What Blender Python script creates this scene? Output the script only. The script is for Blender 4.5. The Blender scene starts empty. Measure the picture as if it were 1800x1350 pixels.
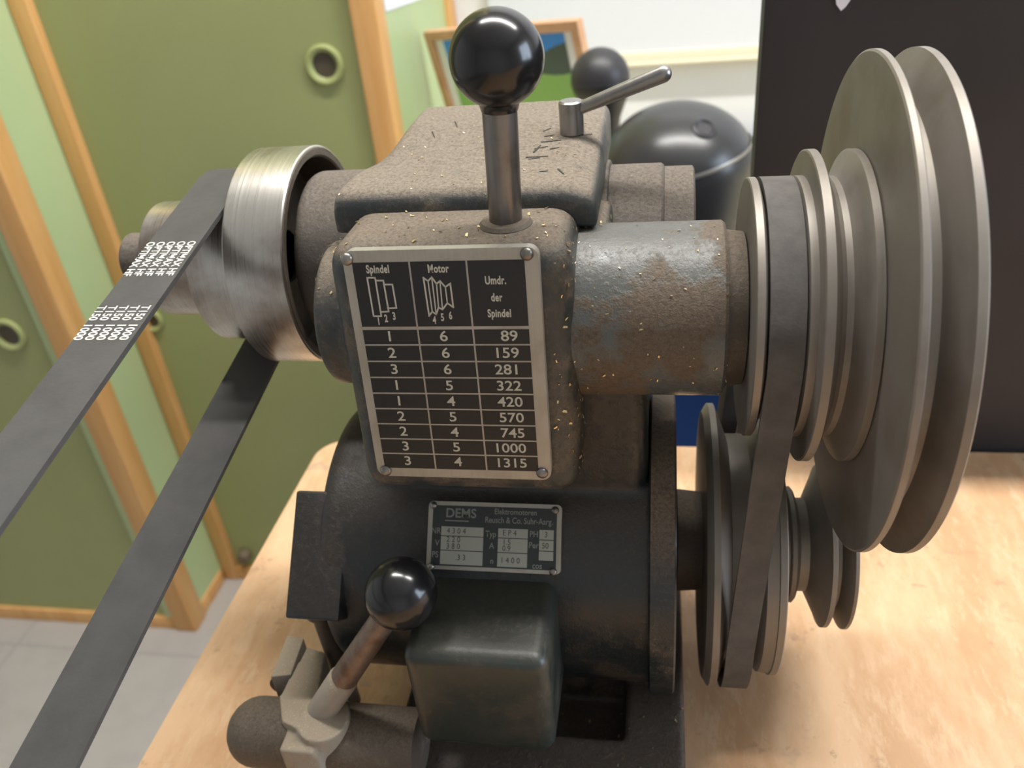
import bpy, bmesh, math, random
from mathutils import Vector, Matrix
from mathutils.bvhtree import BVHTree
import numpy as np

random.seed(7)
PI = math.pi
CZ = 1.205                      # camera height above the floor
FPX = 1460.0                    # focal length in pixels of an 1800 px wide frame

# ------------------------------------------------------------------ camera
CM = np.array([[0.98474, 0.14989, -0.08842], [0.00640, -0.53886, -0.84237], [-0.17391, 0.82894, -0.53161]])
u_, _, v_ = np.linalg.svd(CM); CM = u_ @ v_
cam_data = bpy.data.cameras.new('camera'); cam = bpy.data.objects.new('camera', cam_data)
bpy.context.scene.collection.objects.link(cam)
R_, D_, F_ = CM
cam.matrix_world = Matrix(((R_[0], -D_[0], -F_[0], 0), (R_[1], -D_[1], -F_[1], 0), (R_[2], -D_[2], -F_[2], CZ), (0, 0, 0, 1)))
cam_data.sensor_width = 36; cam_data.lens = FPX / 1800 * 36
cam_data.clip_start = 0.01; cam_data.clip_end = 50
cam_data.dof.use_dof = True; cam_data.dof.focus_distance = 0.29; cam_data.dof.aperture_fstop = 13
bpy.context.scene.camera = cam

# ------------------------------------------------------------------ light and exposure
sc = bpy.context.scene
sc.view_settings.view_transform = 'Standard'; sc.view_settings.look = 'None'
sc.view_settings.gamma = 1; sc.view_settings.exposure = 0.0
sc.view_settings.use_curve_mapping = False
world = bpy.data.worlds.new('daylight'); sc.world = world; world.use_nodes = True
wb = world.node_tree.nodes['Background']; wb.inputs[0].default_value = (0.62, 0.78, 1.0, 1); wb.inputs[1].default_value = 1.0

def area(name, loc, target, sx, sy, power, col):
    l = bpy.data.lights.new(name, 'AREA'); l.shape = 'RECTANGLE'; l.size = sx; l.size_y = sy; l.energy = power; l.color = col
    o = bpy.data.objects.new(name, l); sc.collection.objects.link(o); o.location = loc
    d = Vector(target) - Vector(loc)
    o.rotation_euler = d.to_track_quat('-Z', 'Y').to_euler()
    return o
area('ceiling_tube_light', (0.25, 0.66, 2.70), (0.25, 0.66, 0), 1.9, 0.10, 66, (1.0, 0.97, 0.925))
area('window_light', (2.17, 0.10, 1.55), (0, 0.1, 1.2), 1.1, 1.1, 38, (0.72, 0.84, 1.0))

# ------------------------------------------------------------------ helpers
def ray(u, v):
    return CM.T @ np.array([(u - 900) / FPX, (v - 675) / FPX, 1.0])
def at(u, v, axis, val):          # where the sight line of a pixel meets the plane x, y or z = val (heights from the camera)
    d = ray(u, v); p = d * (val / d[axis]); return Vector((p[0], p[1], p[2]))
def plane_pt(u, v, p0, n):
    d = Vector(ray(u, v)); return d * (p0.dot(n) / d.dot(n))

def new_mat(name):
    m = bpy.data.materials.new(name); m.use_nodes = True
    nt = m.node_tree; return m, nt, nt.nodes['Principled BSDF']
def N(nt, typ, **kw):
    n = nt.nodes.new(typ)
    for k, v in kw.items(): setattr(n, k, v)
    return n
def mixrgb(nt, a, b, fac, blend='MIX'):
    n = N(nt, 'ShaderNodeMix', data_type='RGBA', blend_type=blend)
    for i, val in ((6, a), (7, b), (0, fac)):
        if hasattr(val, 'is_output'): nt.links.new(val, n.inputs[i])
        elif i == 0: n.inputs[0].default_value = val
        else: n.inputs[i].default_value = (*val, 1)
    return n.outputs[2]
def math_(nt, op, a, b=0.0, clamp=False):
    n = N(nt, 'ShaderNodeMath', operation=op, use_clamp=clamp)
    for i, val in ((0, a), (1, b)):
        if hasattr(val, 'is_output'): nt.links.new(val, n.inputs[i])
        else: n.inputs[i].default_value = val
    return n.outputs[0]
def noise(nt, scale, detail=4, rough=0.6, vec=None):
    n = N(nt, 'ShaderNodeTexNoise'); n.inputs['Scale'].default_value = scale; n.inputs['Detail'].default_value = detail
    n.inputs['Roughness'].default_value = rough
    if vec is None:
        tc = N(nt, 'ShaderNodeTexCoord'); vec = tc.outputs['Object']
    nt.links.new(vec, n.inputs['Vector']); return n.outputs['Fac']
def ramp(nt, f, lo, hi):
    n = N(nt, 'ShaderNodeMapRange', interpolation_type='SMOOTHSTEP'); nt.links.new(f, n.inputs[0])
    n.inputs[1].default_value = lo; n.inputs[2].default_value = hi; return n.outputs[0]
def bump(nt, b, h, strength, dist):
    n = N(nt, 'ShaderNodeBump'); n.inputs['Strength'].default_value = strength; n.inputs['Distance'].default_value = dist
    nt.links.new(h, n.inputs['Height']); nt.links.new(n.outputs[0], b.inputs['Normal'])
def plain(name, col, rough=0.5, metal=0.0, spec=0.5, var=0.0, vscale=30, bmp=0.0):
    m, nt, b = new_mat(name)
    b.inputs['Base Color'].default_value = (*col, 1); b.inputs['Roughness'].default_value = rough; b.inputs['Metallic'].default_value = metal
    b.inputs['Specular IOR Level'].default_value = spec
    if var:
        f = noise(nt, vscale, 6)
        lo = tuple(c * (1 - var) for c in col); hi = tuple(min(1, c * (1 + var)) for c in col)
        nt.links.new(mixrgb(nt, lo, hi, ramp(nt, f, 0.3, 0.7)), b.inputs['Base Color'])
    if bmp: bump(nt, b, noise(nt, vscale * 12, 3), bmp, 0.001)
    return m
def paint(name, base, dust, lay, spread=0.5, rough=0.35, rust=0.25, bmp=0.45, lo=0.46, hi=0.66, big=38):
    """old machine enamel: grease and dust in patches, more of it lying on level tops"""
    m, nt, b = new_mat(name)
    geo = N(nt, 'ShaderNodeNewGeometry'); sep = N(nt, 'ShaderNodeSeparateXYZ'); nt.links.new(geo.outputs['True Normal'], sep.inputs[0])
    up = ramp(nt, sep.outputs[2], 0.35, 0.95)
    n1 = noise(nt, big, 8, 0.65); n2 = noise(nt, 420, 5, 0.7); n3 = noise(nt, 1500, 2)
    lie = math_(nt, 'MULTIPLY', math_(nt, 'MULTIPLY', up, ramp(nt, n1, 0.20, 0.42)), lay)
    patch = math_(nt, 'MULTIPLY', ramp(nt, n1, lo, hi), spread)
    speck = math_(nt, 'MULTIPLY', ramp(nt, n2, 0.50, 0.68), 0.55)
    f = math_(nt, 'ADD', math_(nt, 'MAXIMUM', lie, patch), math_(nt, 'MULTIPLY', speck, math_(nt, 'ADD', patch, 0.25)), True)
    n5 = noise(nt, 700, 3, 0.75)
    brown = (0.045, 0.030, 0.020); pale = tuple(min(1, c * 1.55 + 0.01) for c in dust)
    n6 = noise(nt, 1100, 2, 0.6)
    d2 = mixrgb(nt, dust, brown, math_(nt, 'MULTIPLY', ramp(nt, n5, 0.40, 0.66), rust + 0.25))
    d2 = mixrgb(nt, d2, pale, math_(nt, 'MULTIPLY', ramp(nt, n6, 0.60, 0.70), 0.55))
    col = mixrgb(nt, base, d2, f)
    nt.links.new(col, b.inputs['Base Color'])
    nt.links.new(math_(nt, 'ADD', math_(nt, 'MULTIPLY', f, 0.45), rough, True), b.inputs['Roughness'])
    h = math_(nt, 'ADD', math_(nt, 'MULTIPLY', n2, 0.7), math_(nt, 'MULTIPLY', n3, 0.3))
    bump(nt, b, math_(nt, 'MULTIPLY', h, math_(nt, 'ADD', f, 0.25)), bmp, 0.0012)
    return m
def steel(name, col, rough, stain=(0.10, 0.075, 0.05), amt=0.4, metal=0.9, scale=25):
    m, nt, b = new_mat(name)
    tc = N(nt, 'ShaderNodeTexCoord'); mp = N(nt, 'ShaderNodeMapping'); mp.inputs['Scale'].default_value = (14, 0.06, 0.06)
    nt.links.new(tc.outputs['Object'], mp.inputs[0])
    n1 = noise(nt, scale, 6); n2 = noise(nt, 70, 4, 0.6, mp.outputs[0])
    f = math_(nt, 'MULTIPLY', ramp(nt, n1, 0.42, 0.70), amt)
    c = mixrgb(nt, mixrgb(nt, tuple(x * 0.85 for x in col), tuple(min(1, x * 1.12) for x in col), n2), stain, f)
    nt.links.new(c, b.inputs['Base Color']); b.inputs['Metallic'].default_value = metal
    nt.links.new(math_(nt, 'ADD', math_(nt, 'MULTIPLY', n2, 0.2), rough - 0.08, True), b.inputs['Roughness'])
    return m
def wood(name, c1, c2, scale, axis=0, rough=0.55, stains=0.0, knots=False):
    m, nt, b = new_mat(name)
    tc = N(nt, 'ShaderNodeTexCoord'); mp = N(nt, 'ShaderNodeMapping'); s = [scale] * 3; s[axis] = scale * 0.09
    mp.inputs['Scale'].default_value = s; nt.links.new(tc.outputs['Object'], mp.inputs[0])
    n1 = noise(nt, 1.0, 8, 0.62, mp.outputs[0]); n2 = noise(nt, 6.0, 4, 0.6, mp.outputs[0])
    f = math_(nt, 'ADD', math_(nt, 'MULTIPLY', n1, 0.75), math_(nt, 'MULTIPLY', n2, 0.25))
    c = mixrgb(nt, c1, c2, ramp(nt, f, 0.36, 0.66))
    if stains:
        n3 = noise(nt, 60, 6, 0.6); n4 = noise(nt, 7, 3)
        st = math_(nt, 'MULTIPLY', math_(nt, 'MULTIPLY', ramp(nt, n3, 0.58, 0.72), ramp(nt, n4, 0.40, 0.62)), stains)
        c = mixrgb(nt, c, (0.20, 0.12, 0.06), st)
    nt.links.new(c, b.inputs['Base Color']); b.inputs['Roughness'].default_value = rough
    bump(nt, b, f, 0.1, 0.001)
    return m

M = {}
M['paint'] = paint('machine_enamel_grimy', (0.030, 0.037, 0.038), (0.185, 0.145, 0.105), 0.85, 0.70)
M['paint_top'] = paint('machine_enamel_dusty', (0.032, 0.040, 0.042), (0.21, 0.175, 0.135), 1.0, 0.7, 0.42)
M['paint_dark'] = paint('machine_enamel_dark', (0.011, 0.017, 0.020), (0.085, 0.062, 0.043), 0.5, 0.42, 0.28)
M['paint_base'] = paint('base_enamel_oily', (0.014, 0.014, 0.014), (0.095, 0.068, 0.045), 0.6, 0.6, 0.30)
M['paint_green'] = paint('machine_enamel_green', (0.018, 0.027, 0.024), (0.080, 0.062, 0.044), 0.30, 0.35, 0.30, bmp=0.15)
M['paint_shield'] = paint('end_shield_enamel', (0.012, 0.018, 0.021), (0.20, 0.150, 0.105), 1.0, 0.30, 0.28)
M['sleeve'] = paint('machine_enamel_blue_grey', (0.090, 0.102, 0.102), (0.125, 0.095, 0.067), 0.35, 1.0, 0.24, lo=0.45, hi=0.55, big=30)
M['boss'] = paint('machine_iron_dusty', (0.060, 0.052, 0.046), (0.17, 0.145, 0.12), 0.9, 0.65, 0.5)
M['bracket'] = paint('dusty_grey_iron', (0.29, 0.255, 0.21), (0.37, 0.305, 0.225), 1.0, 0.5, 0.55, -0.2)
M['rod'] = paint('dirty_brown_iron', (0.075, 0.060, 0.046), (0.16, 0.125, 0.09), 0.7, 0.5, 0.45)
M['alu'] = steel('cast_aluminium', (0.255, 0.232, 0.205), 0.50, (0.15, 0.125, 0.095), 0.6, 0.55)
M['polished'] = steel('turned_steel', (0.62, 0.60, 0.57), 0.27, (0.20, 0.13, 0.085), 0.75, 0.95, 18)
M['steel'] = steel('grey_steel', (0.30, 0.29, 0.28), 0.32, (0.10, 0.08, 0.06), 0.6, 0.9, 40)
M['stem'] = steel('worn_steel', (0.22, 0.205, 0.19), 0.33, (0.10, 0.075, 0.055), 0.75, 0.85, 60)
M['rusty'] = steel('rusty_steel', (0.22, 0.17, 0.14), 0.42, (0.10, 0.050, 0.03), 0.85, 0.6, 60)
M['bakelite'] = plain('black_bakelite', (0.007, 0.007, 0.008), 0.19, 0, 0.5)
M['rubber'] = plain('belt_rubber', (0.062, 0.060, 0.058), 0.62, 0, 0.35, 0.12, 60, 0.05)
M['vrubber'] = plain('vee_belt_fabric', (0.105, 0.098, 0.092), 0.8, 0, 0.2, 0.18, 80, 0.1)
M['print'] = plain('white_print', (0.66, 0.65, 0.60), 0.6)
M['plate'] = steel('plate_aluminium', (0.40, 0.385, 0.34), 0.42, (0.20, 0.16, 0.11), 0.35, 0.55, 45)
M['plate_black'] = plain('plate_black_enamel', (0.006, 0.007, 0.008), 0.38)
M['plate_print'] = plain('plate_print', (0.50, 0.49, 0.42), 0.5)
M['name_black'] = plain('nameplate_black', (0.022, 0.030, 0.030), 0.4)
M['name_field'] = plain('nameplate_field', (0.36, 0.37, 0.32), 0.45, 0.2)
M['name_print'] = plain('nameplate_print', (0.22, 0.23, 0.21), 0.5)
M['chips'] = steel('brass_swarf', (0.75, 0.60, 0.34), 0.25, (0.5, 0.4, 0.2), 0.2, 0.9)
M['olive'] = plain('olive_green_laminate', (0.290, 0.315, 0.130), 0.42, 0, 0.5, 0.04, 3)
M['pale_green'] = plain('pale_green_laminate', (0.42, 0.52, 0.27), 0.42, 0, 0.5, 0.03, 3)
M['beech'] = wood('beech_lipping', (0.60, 0.31, 0.10), (0.70, 0.40, 0.155), 30, 2, 0.45)
def bench_mat():
    m, nt, b = new_mat('worn_bench_plywood')
    tc = N(nt, 'ShaderNodeTexCoord'); mp = N(nt, 'ShaderNodeMapping'); mp.inputs['Scale'].default_value = (3.2, 1.0, 1); mp.inputs['Rotation'].default_value = (0, 0, 0.5)
    nt.links.new(tc.outputs['Object'], mp.inputs[0])
    n1 = noise(nt, 9, 7, 0.65, mp.outputs[0]); n2 = noise(nt, 45, 6, 0.7, mp.outputs[0]); n3 = noise(nt, 130, 5, 0.65); n4 = noise(nt, 14, 4); n5 = noise(nt, 55, 3, 0.5)
    c = mixrgb(nt, (0.54, 0.315, 0.165), (0.66, 0.43, 0.255), ramp(nt, n1, 0.36, 0.62))
    c = mixrgb(nt, c, (0.70, 0.49, 0.31), math_(nt, 'MULTIPLY', ramp(nt, n2, 0.50, 0.66), 0.55))
    c = mixrgb(nt, c, (0.40, 0.25, 0.15), math_(nt, 'MULTIPLY', math_(nt, 'MULTIPLY', ramp(nt, n3, 0.56, 0.70), ramp(nt, n4, 0.42, 0.60)), 0.7))
    c = mixrgb(nt, c, (0.36, 0.27, 0.20), math_(nt, 'MULTIPLY', ramp(nt, n5, 0.66, 0.76), 0.6))
    nt.links.new(c, b.inputs['Base Color']); b.inputs['Roughness'].default_value = 0.55
    bump(nt, b, n2, 0.15, 0.001); return m
M['bench'] = bench_mat()
M['bench_edge'] = wood('bench_edge_wood', (0.50, 0.29, 0.12), (0.62, 0.38, 0.17), 30, 0, 0.6)
M['white_wall'] = plain('white_plaster', (0.70, 0.70, 0.70), 0.8, 0, 0.2, 0.02, 6)
M['whiteboard'] = plain('whiteboard_enamel', (0.64, 0.65, 0.68), 0.3)
M['board_frame'] = plain('cream_trim', (0.72, 0.66, 0.50), 0.45)
M['black_board'] = plain('matte_black_board', (0.030, 0.028, 0.030), 0.6, 0, 0.35, 0.15, 8)
M['blue'] = plain('blue_lacquer', (0.012, 0.065, 0.26), 0.45, 0, 0.4)
M['dome'] = plain('black_gloss_dome', (0.030, 0.030, 0.031), 0.30, 0, 0.5)
M['dome_trim'] = plain('grey_seam_trim', (0.35, 0.33, 0.30), 0.35, 0.6)
M['satin_black'] = plain('satin_black', (0.022, 0.021, 0.024), 0.45)
M['frame_wood'] = wood('picture_frame_wood', (0.52, 0.28, 0.15), (0.62, 0.37, 0.21), 40, 0, 0.5)
M['mat_white'] = plain('picture_mount', (0.85, 0.87, 0.90), 0.7)
M['paper'] = plain('white_paper', (0.80, 0.80, 0.90), 0.8)
M['pull'] = plain('olive_plastic_ring', (0.32, 0.35, 0.14), 0.35)
M['pull_in'] = plain('brown_recess', (0.075, 0.060, 0.035), 0.5)
M['ceiling'] = plain('white_ceiling', (0.80, 0.79, 0.76), 0.9)
M['cream'] = plain('cream_worktop', (0.66, 0.58, 0.38), 0.5)
M['rubber_brown'] = plain('brown_rubber', (0.14, 0.10, 0.06), 0.6)
def emit(name, col, s):
    m, nt, b = new_mat(name); b.inputs['Emission Color'].default_value = (*col, 1); b.inputs['Emission Strength'].default_value = s; return m
M['tube'] = emit('fluorescent_tube', (1, 0.95, 0.86), 4)

# painting in the frame: sky, dark hill, meadow as regions of one procedural material
def picture_mat():
    m, nt, b = new_mat('landscape_print')
    tc = N(nt, 'ShaderNodeTexCoord'); sp = N(nt, 'ShaderNodeSeparateXYZ'); nt.links.new(tc.outputs['UV'], sp.inputs[0])
    x, y = sp.outputs[0], sp.outputs[1]
    nz = noise(nt, 3.0, 4, 0.6, tc.outputs['UV'])
    hill = math_(nt, 'ADD', math_(nt, 'ADD', math_(nt, 'MULTIPLY', x, 0.34), 0.55), math_(nt, 'MULTIPLY', nz, 0.10))
    is_hill = math_(nt, 'LESS_THAN', y, hill)
    mead = math_(nt, 'ADD', 0.64, math_(nt, 'MULTIPLY', nz, 0.14))
    is_mead = math_(nt, 'LESS_THAN', y, mead)
    c = mixrgb(nt, (0.06, 0.30, 0.86), (0.075, 0.115, 0.10), is_hill)
    c = mixrgb(nt, c, (0.26, 0.48, 0.14), is_mead)
    nt.links.new(c, b.inputs['Base Color']); b.inputs['Roughness'].default_value = 0.3
    return m
M['landscape'] = picture_mat()
def tile_mat():
    m, nt, b = new_mat('grey_floor_tile')
    tc = N(nt, 'ShaderNodeTexCoord'); br = N(nt, 'ShaderNodeTexBrick'); br.offset = 0.0
    mp = N(nt, 'ShaderNodeMapping'); mp.inputs['Location'].default_value = (0.03, -0.265, 0); nt.links.new(tc.outputs['Object'], mp.inputs[0]); nt.links.new(mp.outputs[0], br.inputs['Vector'])
    br.inputs['Color1'].default_value = (0.40, 0.37, 0.345, 1); br.inputs['Color2'].default_value = (0.42, 0.39, 0.365, 1)
    br.inputs['Mortar'].default_value = (0.355, 0.33, 0.31, 1); br.inputs['Scale'].default_value = 1.0
    br.inputs['Mortar Size'].default_value = 0.004; br.inputs['Brick Width'].default_value = 0.6; br.inputs['Row Height'].default_value = 0.33
    n1 = noise(nt, 20, 6)
    nt.links.new(mixrgb(nt, br.outputs['Color'], (0.33, 0.305, 0.285), math_(nt, 'MULTIPLY', ramp(nt, n1, 0.4, 0.7), 0.35)), b.inputs['Base Color'])
    b.inputs['Roughness'].default_value = 0.45
    return m
M['tile'] = tile_mat()

COL = sc.collection
ROOT = {}
def thing(name, label, cat, loc, group=None):
    o = bpy.data.objects.new(name, None); COL.objects.link(o); o.empty_display_size = 0.05
    o.location = (loc[0], loc[1], loc[2] + CZ); o['label'] = label; o['category'] = cat
    if group: o['group'] = group
    ROOT[o.name] = Vector(loc); return o
def base_of(o):
    while o.parent: o = o.parent
    return ROOT[o.name]
def tag(o, label, cat, group=None):
    o['label'] = label; o['category'] = cat
    if group: o['group'] = group
    return o
def finish(name, me, mats, parent=None, smooth=True, loc=None, label=None, kind=None, angle=35):
    """mesh in camera-height coordinates -> object"""
    off = base_of(parent) if parent else Vector(loc if loc is not None else (0, 0, 0))
    me.transform(Matrix.Translation(-off))
    for m in (mats if isinstance(mats, (list, tuple)) else [mats]): me.materials.append(m)
    if smooth:
        try: me.shade_smooth()
        except Exception: pass
        if angle < 180:
            try: me.set_sharp_from_angle(angle=math.radians(angle))
            except Exception: pass
    o = bpy.data.objects.new(name, me); COL.objects.link(o)
    if parent: o.parent = parent
    else:
        o.location = (off[0], off[1], off[2] + CZ); ROOT[o.name] = off
    if label: o['label'] = label
    if kind: o['kind'] = kind
    return o
def mesh(bm, name='m'):
    me = bpy.data.meshes.new(name); bmesh.ops.recalc_face_normals(bm, faces=bm.faces); bm.to_mesh(me); bm.free(); return me
def obj(name, bm, mats, parent=None, **kw): return finish(name, mesh(bm, name), mats, parent, **kw)

def add_box(bm, a, b, bev=0.0, seg=3, mat=None, mi=0):
    t = bmesh.new(); bmesh.ops.create_cube(t, size=1)
    a, b = Vector(a), Vector(b); c = (a + b) / 2; s = b - a
    for v in t.verts: v.co = Vector((c[i] + v.co[i] * s[i] for i in range(3)))
    if bev: bmesh.ops.bevel(t, geom=t.edges[:], offset=bev, segments=seg, affect='EDGES', profile=0.5)
    if mat is not None: bmesh.ops.transform(t, matrix=mat, verts=t.verts)
    for f in t.faces: f.material_index = mi
    merge(bm, t)
def merge(bm, t):
    me = bpy.data.meshes.new('tmp'); t.to_mesh(me); t.free(); bm.from_mesh(me); bpy.data.meshes.remove(me)
def add_prism(bm, poly, d, bev=0.0, seg=2):
    """poly: list of points, extruded by vector d"""
    t = bmesh.new(); d = Vector(d)
    lo = [t.verts.new(Vector(p)) for p in poly]; hi = [t.verts.new(Vector(p) + d) for p in poly]
    t.faces.new(lo); t.faces.new(hi[::-1]); n = len(poly)
    for i in range(n): t.faces.new((lo[i], hi[i], hi[(i + 1) % n], lo[(i + 1) % n]))
    bmesh.ops.recalc_face_normals(t, faces=t.faces)
    if bev: bmesh.ops.bevel(t, geom=t.edges[:], offset=bev, segments=seg, affect='EDGES', profile=0.5)
    merge(bm, t)
def add_lathe(bm, prof, c, axis=(1, 0, 0), seg=96):
    """prof: (s, r) along axis from c; closed where r = 0"""
    ax = Vector(axis).normalized(); e1 = ax.orthogonal().normalized(); e2 = ax.cross(e1); c = Vector(c)
    rings = []
    for s, r in prof:
        if r < 1e-7: rings.append([bm.verts.new(c + ax * s)])
        else: rings.append([bm.verts.new(c + ax * s + (e1 * math.cos(2 * PI * k / seg) + e2 * math.sin(2 * PI * k / seg)) * r) for k in range(seg)])
    for A, B in zip(rings, rings[1:]):
        for k in range(seg):
            k2 = (k + 1) % seg
            if len(A) == 1 and len(B) == 1: continue
            if len(A) == 1: bm.faces.new((A[0], B[k], B[k2]))
            elif len(B) == 1: bm.faces.new((A[k], A[k2], B[0]))
            else: bm.faces.new((A[k], A[k2], B[k2], B[k]))
def add_tube(bm, p0, p1, r0, r1=None, seg=32, cap=0.0):
    r1 = r0 if r1 is None else r1; p0, p1 = Vector(p0), Vector(p1); L = (p1 - p0).length
    prof = [(0, 0), (0, r0)]
    if cap:
        prof += [(L - cap * (1 - math.sin(a)), r1 * math.cos(a) if a < PI / 2 - .01 else 0) for a in [i * PI / 12 for i in range(7)]]
    else: prof += [(L, r1), (L, 0)]
    add_lathe(bm, prof, p0, p1 - p0, seg)
def add_sphere(bm, c, r, sz=None, u=48, v=32):
    t = bmesh.new(); bmesh.ops.create_uvsphere(t, u_segments=u, v_segments=v, radius=1)
    sz = sz or (r, r, r)
    for x in t.verts: x.co = Vector((c[i] + x.co[i] * sz[i] for i in range(3)))
    merge(bm, t)
def cast(bm, voxel, it=6, fac=0.5):
    """blend overlapping primitives into one casting with soft fillets"""
    me = mesh(bm); o = bpy.data.objects.new('tmp', me); COL.objects.link(o)
    r = o.modifiers.new('r', 'REMESH'); r.mode = 'VOXEL'; r.voxel_size = voxel
    s = o.modifiers.new('s', 'SMOOTH'); s.factor = fac; s.iterations = it
    dg = bpy.context.evaluated_depsgraph_get(); dg.update()
    out = bpy.data.meshes.new_from_object(o.evaluated_get(dg))
    bpy.data.objects.remove(o); bpy.data.meshes.remove(me)
    return out
def text_mesh(bm, s, size, o, ex, ey, nz, align='CENTER', sx=1.0, off=0.0, mi=0, lift=0.00012, spacing=1.0):
    """s written from point o along ex, letters upright along ey"""
    cu = bpy.data.curves.new('t', 'FONT'); cu.body = s; cu.size = size; cu.align_x = align; cu.align_y = 'CENTER'; cu.offset = off
    cu.resolution_u = 4; cu.space_character = spacing
    t = bpy.data.objects.new('t', cu); COL.objects.link(t)
    dg = bpy.context.evaluated_depsgraph_get(); dg.update()
    me = bpy.data.meshes.new_from_object(t.evaluated_get(dg))
    bpy.data.objects.remove(t); bpy.data.curves.remove(cu)
    for v in me.vertices:
        v.co = Vector(o) + ex * (v.co.x * sx) + ey * v.co.y + nz * lift
    n0 = len(bm.faces); bm.from_mesh(me); bpy.data.meshes.remove(me)
    bm.faces.ensure_lookup_table()
    for f in bm.faces[n0:]: f.material_index = mi
def struct(o): o['kind'] = 'structure'; return o

# ------------------------------------------------------------------ the room
FZ = -CZ; YB = 1.58
bm = bmesh.new(); add_box(bm, (-2.2, -2.3, FZ - 0.05), (2.2, YB + 0.1, FZ)); struct(obj('floor', bm, M['tile'], smooth=False))
bm = bmesh.new(); add_box(bm, (-2.2, YB, FZ), (2.2, YB + 0.1, 1.6)); struct(obj('wall_back', bm, M['white_wall'], smooth=False))
bm = bmesh.new(); add_box(bm, (-2.3, -2.3, FZ), (-2.2, YB + 0.1, 1.6)); struct(obj('wall_left', bm, M['white_wall'], smooth=False))
bm = bmesh.new(); add_box(bm, (-2.2, -2.4, FZ), (2.2, -2.3, 1.6)); struct(obj('wall_front', bm, M['white_wall'], smooth=False))
bm = bmesh.new()   # right wall with a window opening
for a, b in (((2.2, -2.3, FZ), (2.3, -0.50, 1.6)), ((2.2, 0.70, FZ), (2.3, YB + 0.1, 1.6)), ((2.2, -0.50, FZ), (2.3, 0.70, -0.25)), ((2.2, -0.50, 0.95), (2.3, 0.70, 1.6))):
    add_box(bm, a, b)
struct(obj('wall_right', bm, M['white_wall'], smooth=False))
bm = bmesh.new()
for a, b in (((2.21, -0.50, -0.25), (2.27, -0.45, 0.95)), ((2.21, 0.65, -0.25), (2.27, 0.70, 0.95)), ((2.21, -0.45, -0.25), (2.27, 0.65, -0.20)), ((2.21, -0.45, 0.90), (2.27, 0.65, 0.95)), ((2.22, 0.07, -0.20), (2.26, 0.13, 0.90))):
    add_box(bm, a, b, 0.004)
struct(obj('window_1', bm, M['white_wall'], smooth=False))
bm = bmesh.new(); add_box(bm, (-2.3, -2.4, 1.6), (2.3, YB + 0.1, 1.7)); struct(obj('ceiling', bm, M['ceiling'], smooth=False))
for nm, y, lab in (('bench', 0.66, 'long fluorescent ceiling lamp above the low cabinet'),):
    t = thing('ceiling_lamp', lab, 'lamp', (0.25, y, 1.6))
    bm = bmesh.new(); add_box(bm, (-0.75, y - 0.07, 1.52), (1.25, y + 0.07, 1.6), 0.01); obj('lamp_body', bm, M['ceiling'], t)
    bm = bmesh.new(); add_tube(bm, (-0.72, y, 1.508), (1.22, y, 1.508), 0.013); obj('tube', bm, M['tube'], t)

# ------------------------------------------------------------------ green cabinets
YF, YK = 0.988, 1.127
XP = -0.877                                     # end of the near cabinet
t = thing('tall_cabinet', 'green tall cabinet at far left with finger pull and beech corner post', 'cabinet', (-1.4, YF + 0.2, FZ))
bm = bmesh.new(); add_box(bm, (-2.19, YF + 0.004, FZ + 0.03), (XP - 0.052, YF + 0.024, 1.2), 0.001)
d = obj('door', bm, M['olive'], t, smooth=False)
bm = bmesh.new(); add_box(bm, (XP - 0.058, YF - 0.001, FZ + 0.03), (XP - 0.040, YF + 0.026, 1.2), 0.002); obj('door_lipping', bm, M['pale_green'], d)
def finger_pull(c, parent, r=0.028):
    bm = bmesh.new(); add_lathe(bm, [(0.006, r * 0.62), (-0.002, r * 0.62), (-0.005, r * 0.72), (-0.006, r * 0.85), (-0.004, r * 0.97), (0.002, r)], c, (0, 1, 0), 48)
    p = obj('finger_pull', bm, M['pull'], parent)
    bm = bmesh.new(); add_lathe(bm, [(-0.0005, 0), (-0.0005, r * 0.64), (-0.003, r * 0.64)], c, (0, 1, 0), 48)
    obj('recess', bm, M['pull_in'], p)
finger_pull((-0.992, YF + 0.004, -0.551), d)
bm = bmesh.new(); add_box(bm, (XP - 0.042, YF - 0.006, FZ), (XP, YF + 0.036, 1.2), 0.003); obj('corner_post', bm, M['beech'], t)
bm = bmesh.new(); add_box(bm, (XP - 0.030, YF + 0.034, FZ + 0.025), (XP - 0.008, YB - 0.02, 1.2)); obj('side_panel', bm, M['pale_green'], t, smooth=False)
bm = bmesh.new(); add_box(bm, (-2.19, YF - 0.002, FZ), (XP - 0.040, YF + 0.03, FZ + 0.032), 0.002); obj('plinth', bm, M['beech'], t)
bm = bmesh.new(); add_box(bm, (XP - 0.030, YF + 0.034, FZ), (XP - 0.004, YK - 0.008, FZ + 0.030), 0.002); obj('side_plinth', bm, M['beech'], t)

t = thing('tall_cabinet', 'green tall cabinet behind the machine with olive door between two beech posts', 'cabinet', (-0.62, YK + 0.2, FZ))
bm = bmesh.new(); add_box(bm, (-0.862, YK + 0.008, FZ + 0.03), (-0.396, YK + 0.028, 1.2), 0.001)
d = obj('door', bm, M['olive'], t, smooth=False)
p = at(571, 114, 1, YK + 0.008); finger_pull(tuple(p), d, 0.0275)
p = at(266, 562, 1, YK + 0.008); finger_pull(tuple(p), d, 0.022)
bm = bmesh.new(); add_box(bm, (-0.8645, YK - 0.004, FZ), (-0.8645 + 0.034, YK + 0.03, 1.2), 0.003)
for v in bm.verts: v.co.x -= 0.0005 if v.co.x > -0.84 else 0
bm.free()
bm = bmesh.new(); add_box(bm, (-0.884, YK - 0.006, FZ), (-0.853, YK + 0.03, 1.2), 0.003); obj('stile', bm, M['beech'], t)
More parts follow.
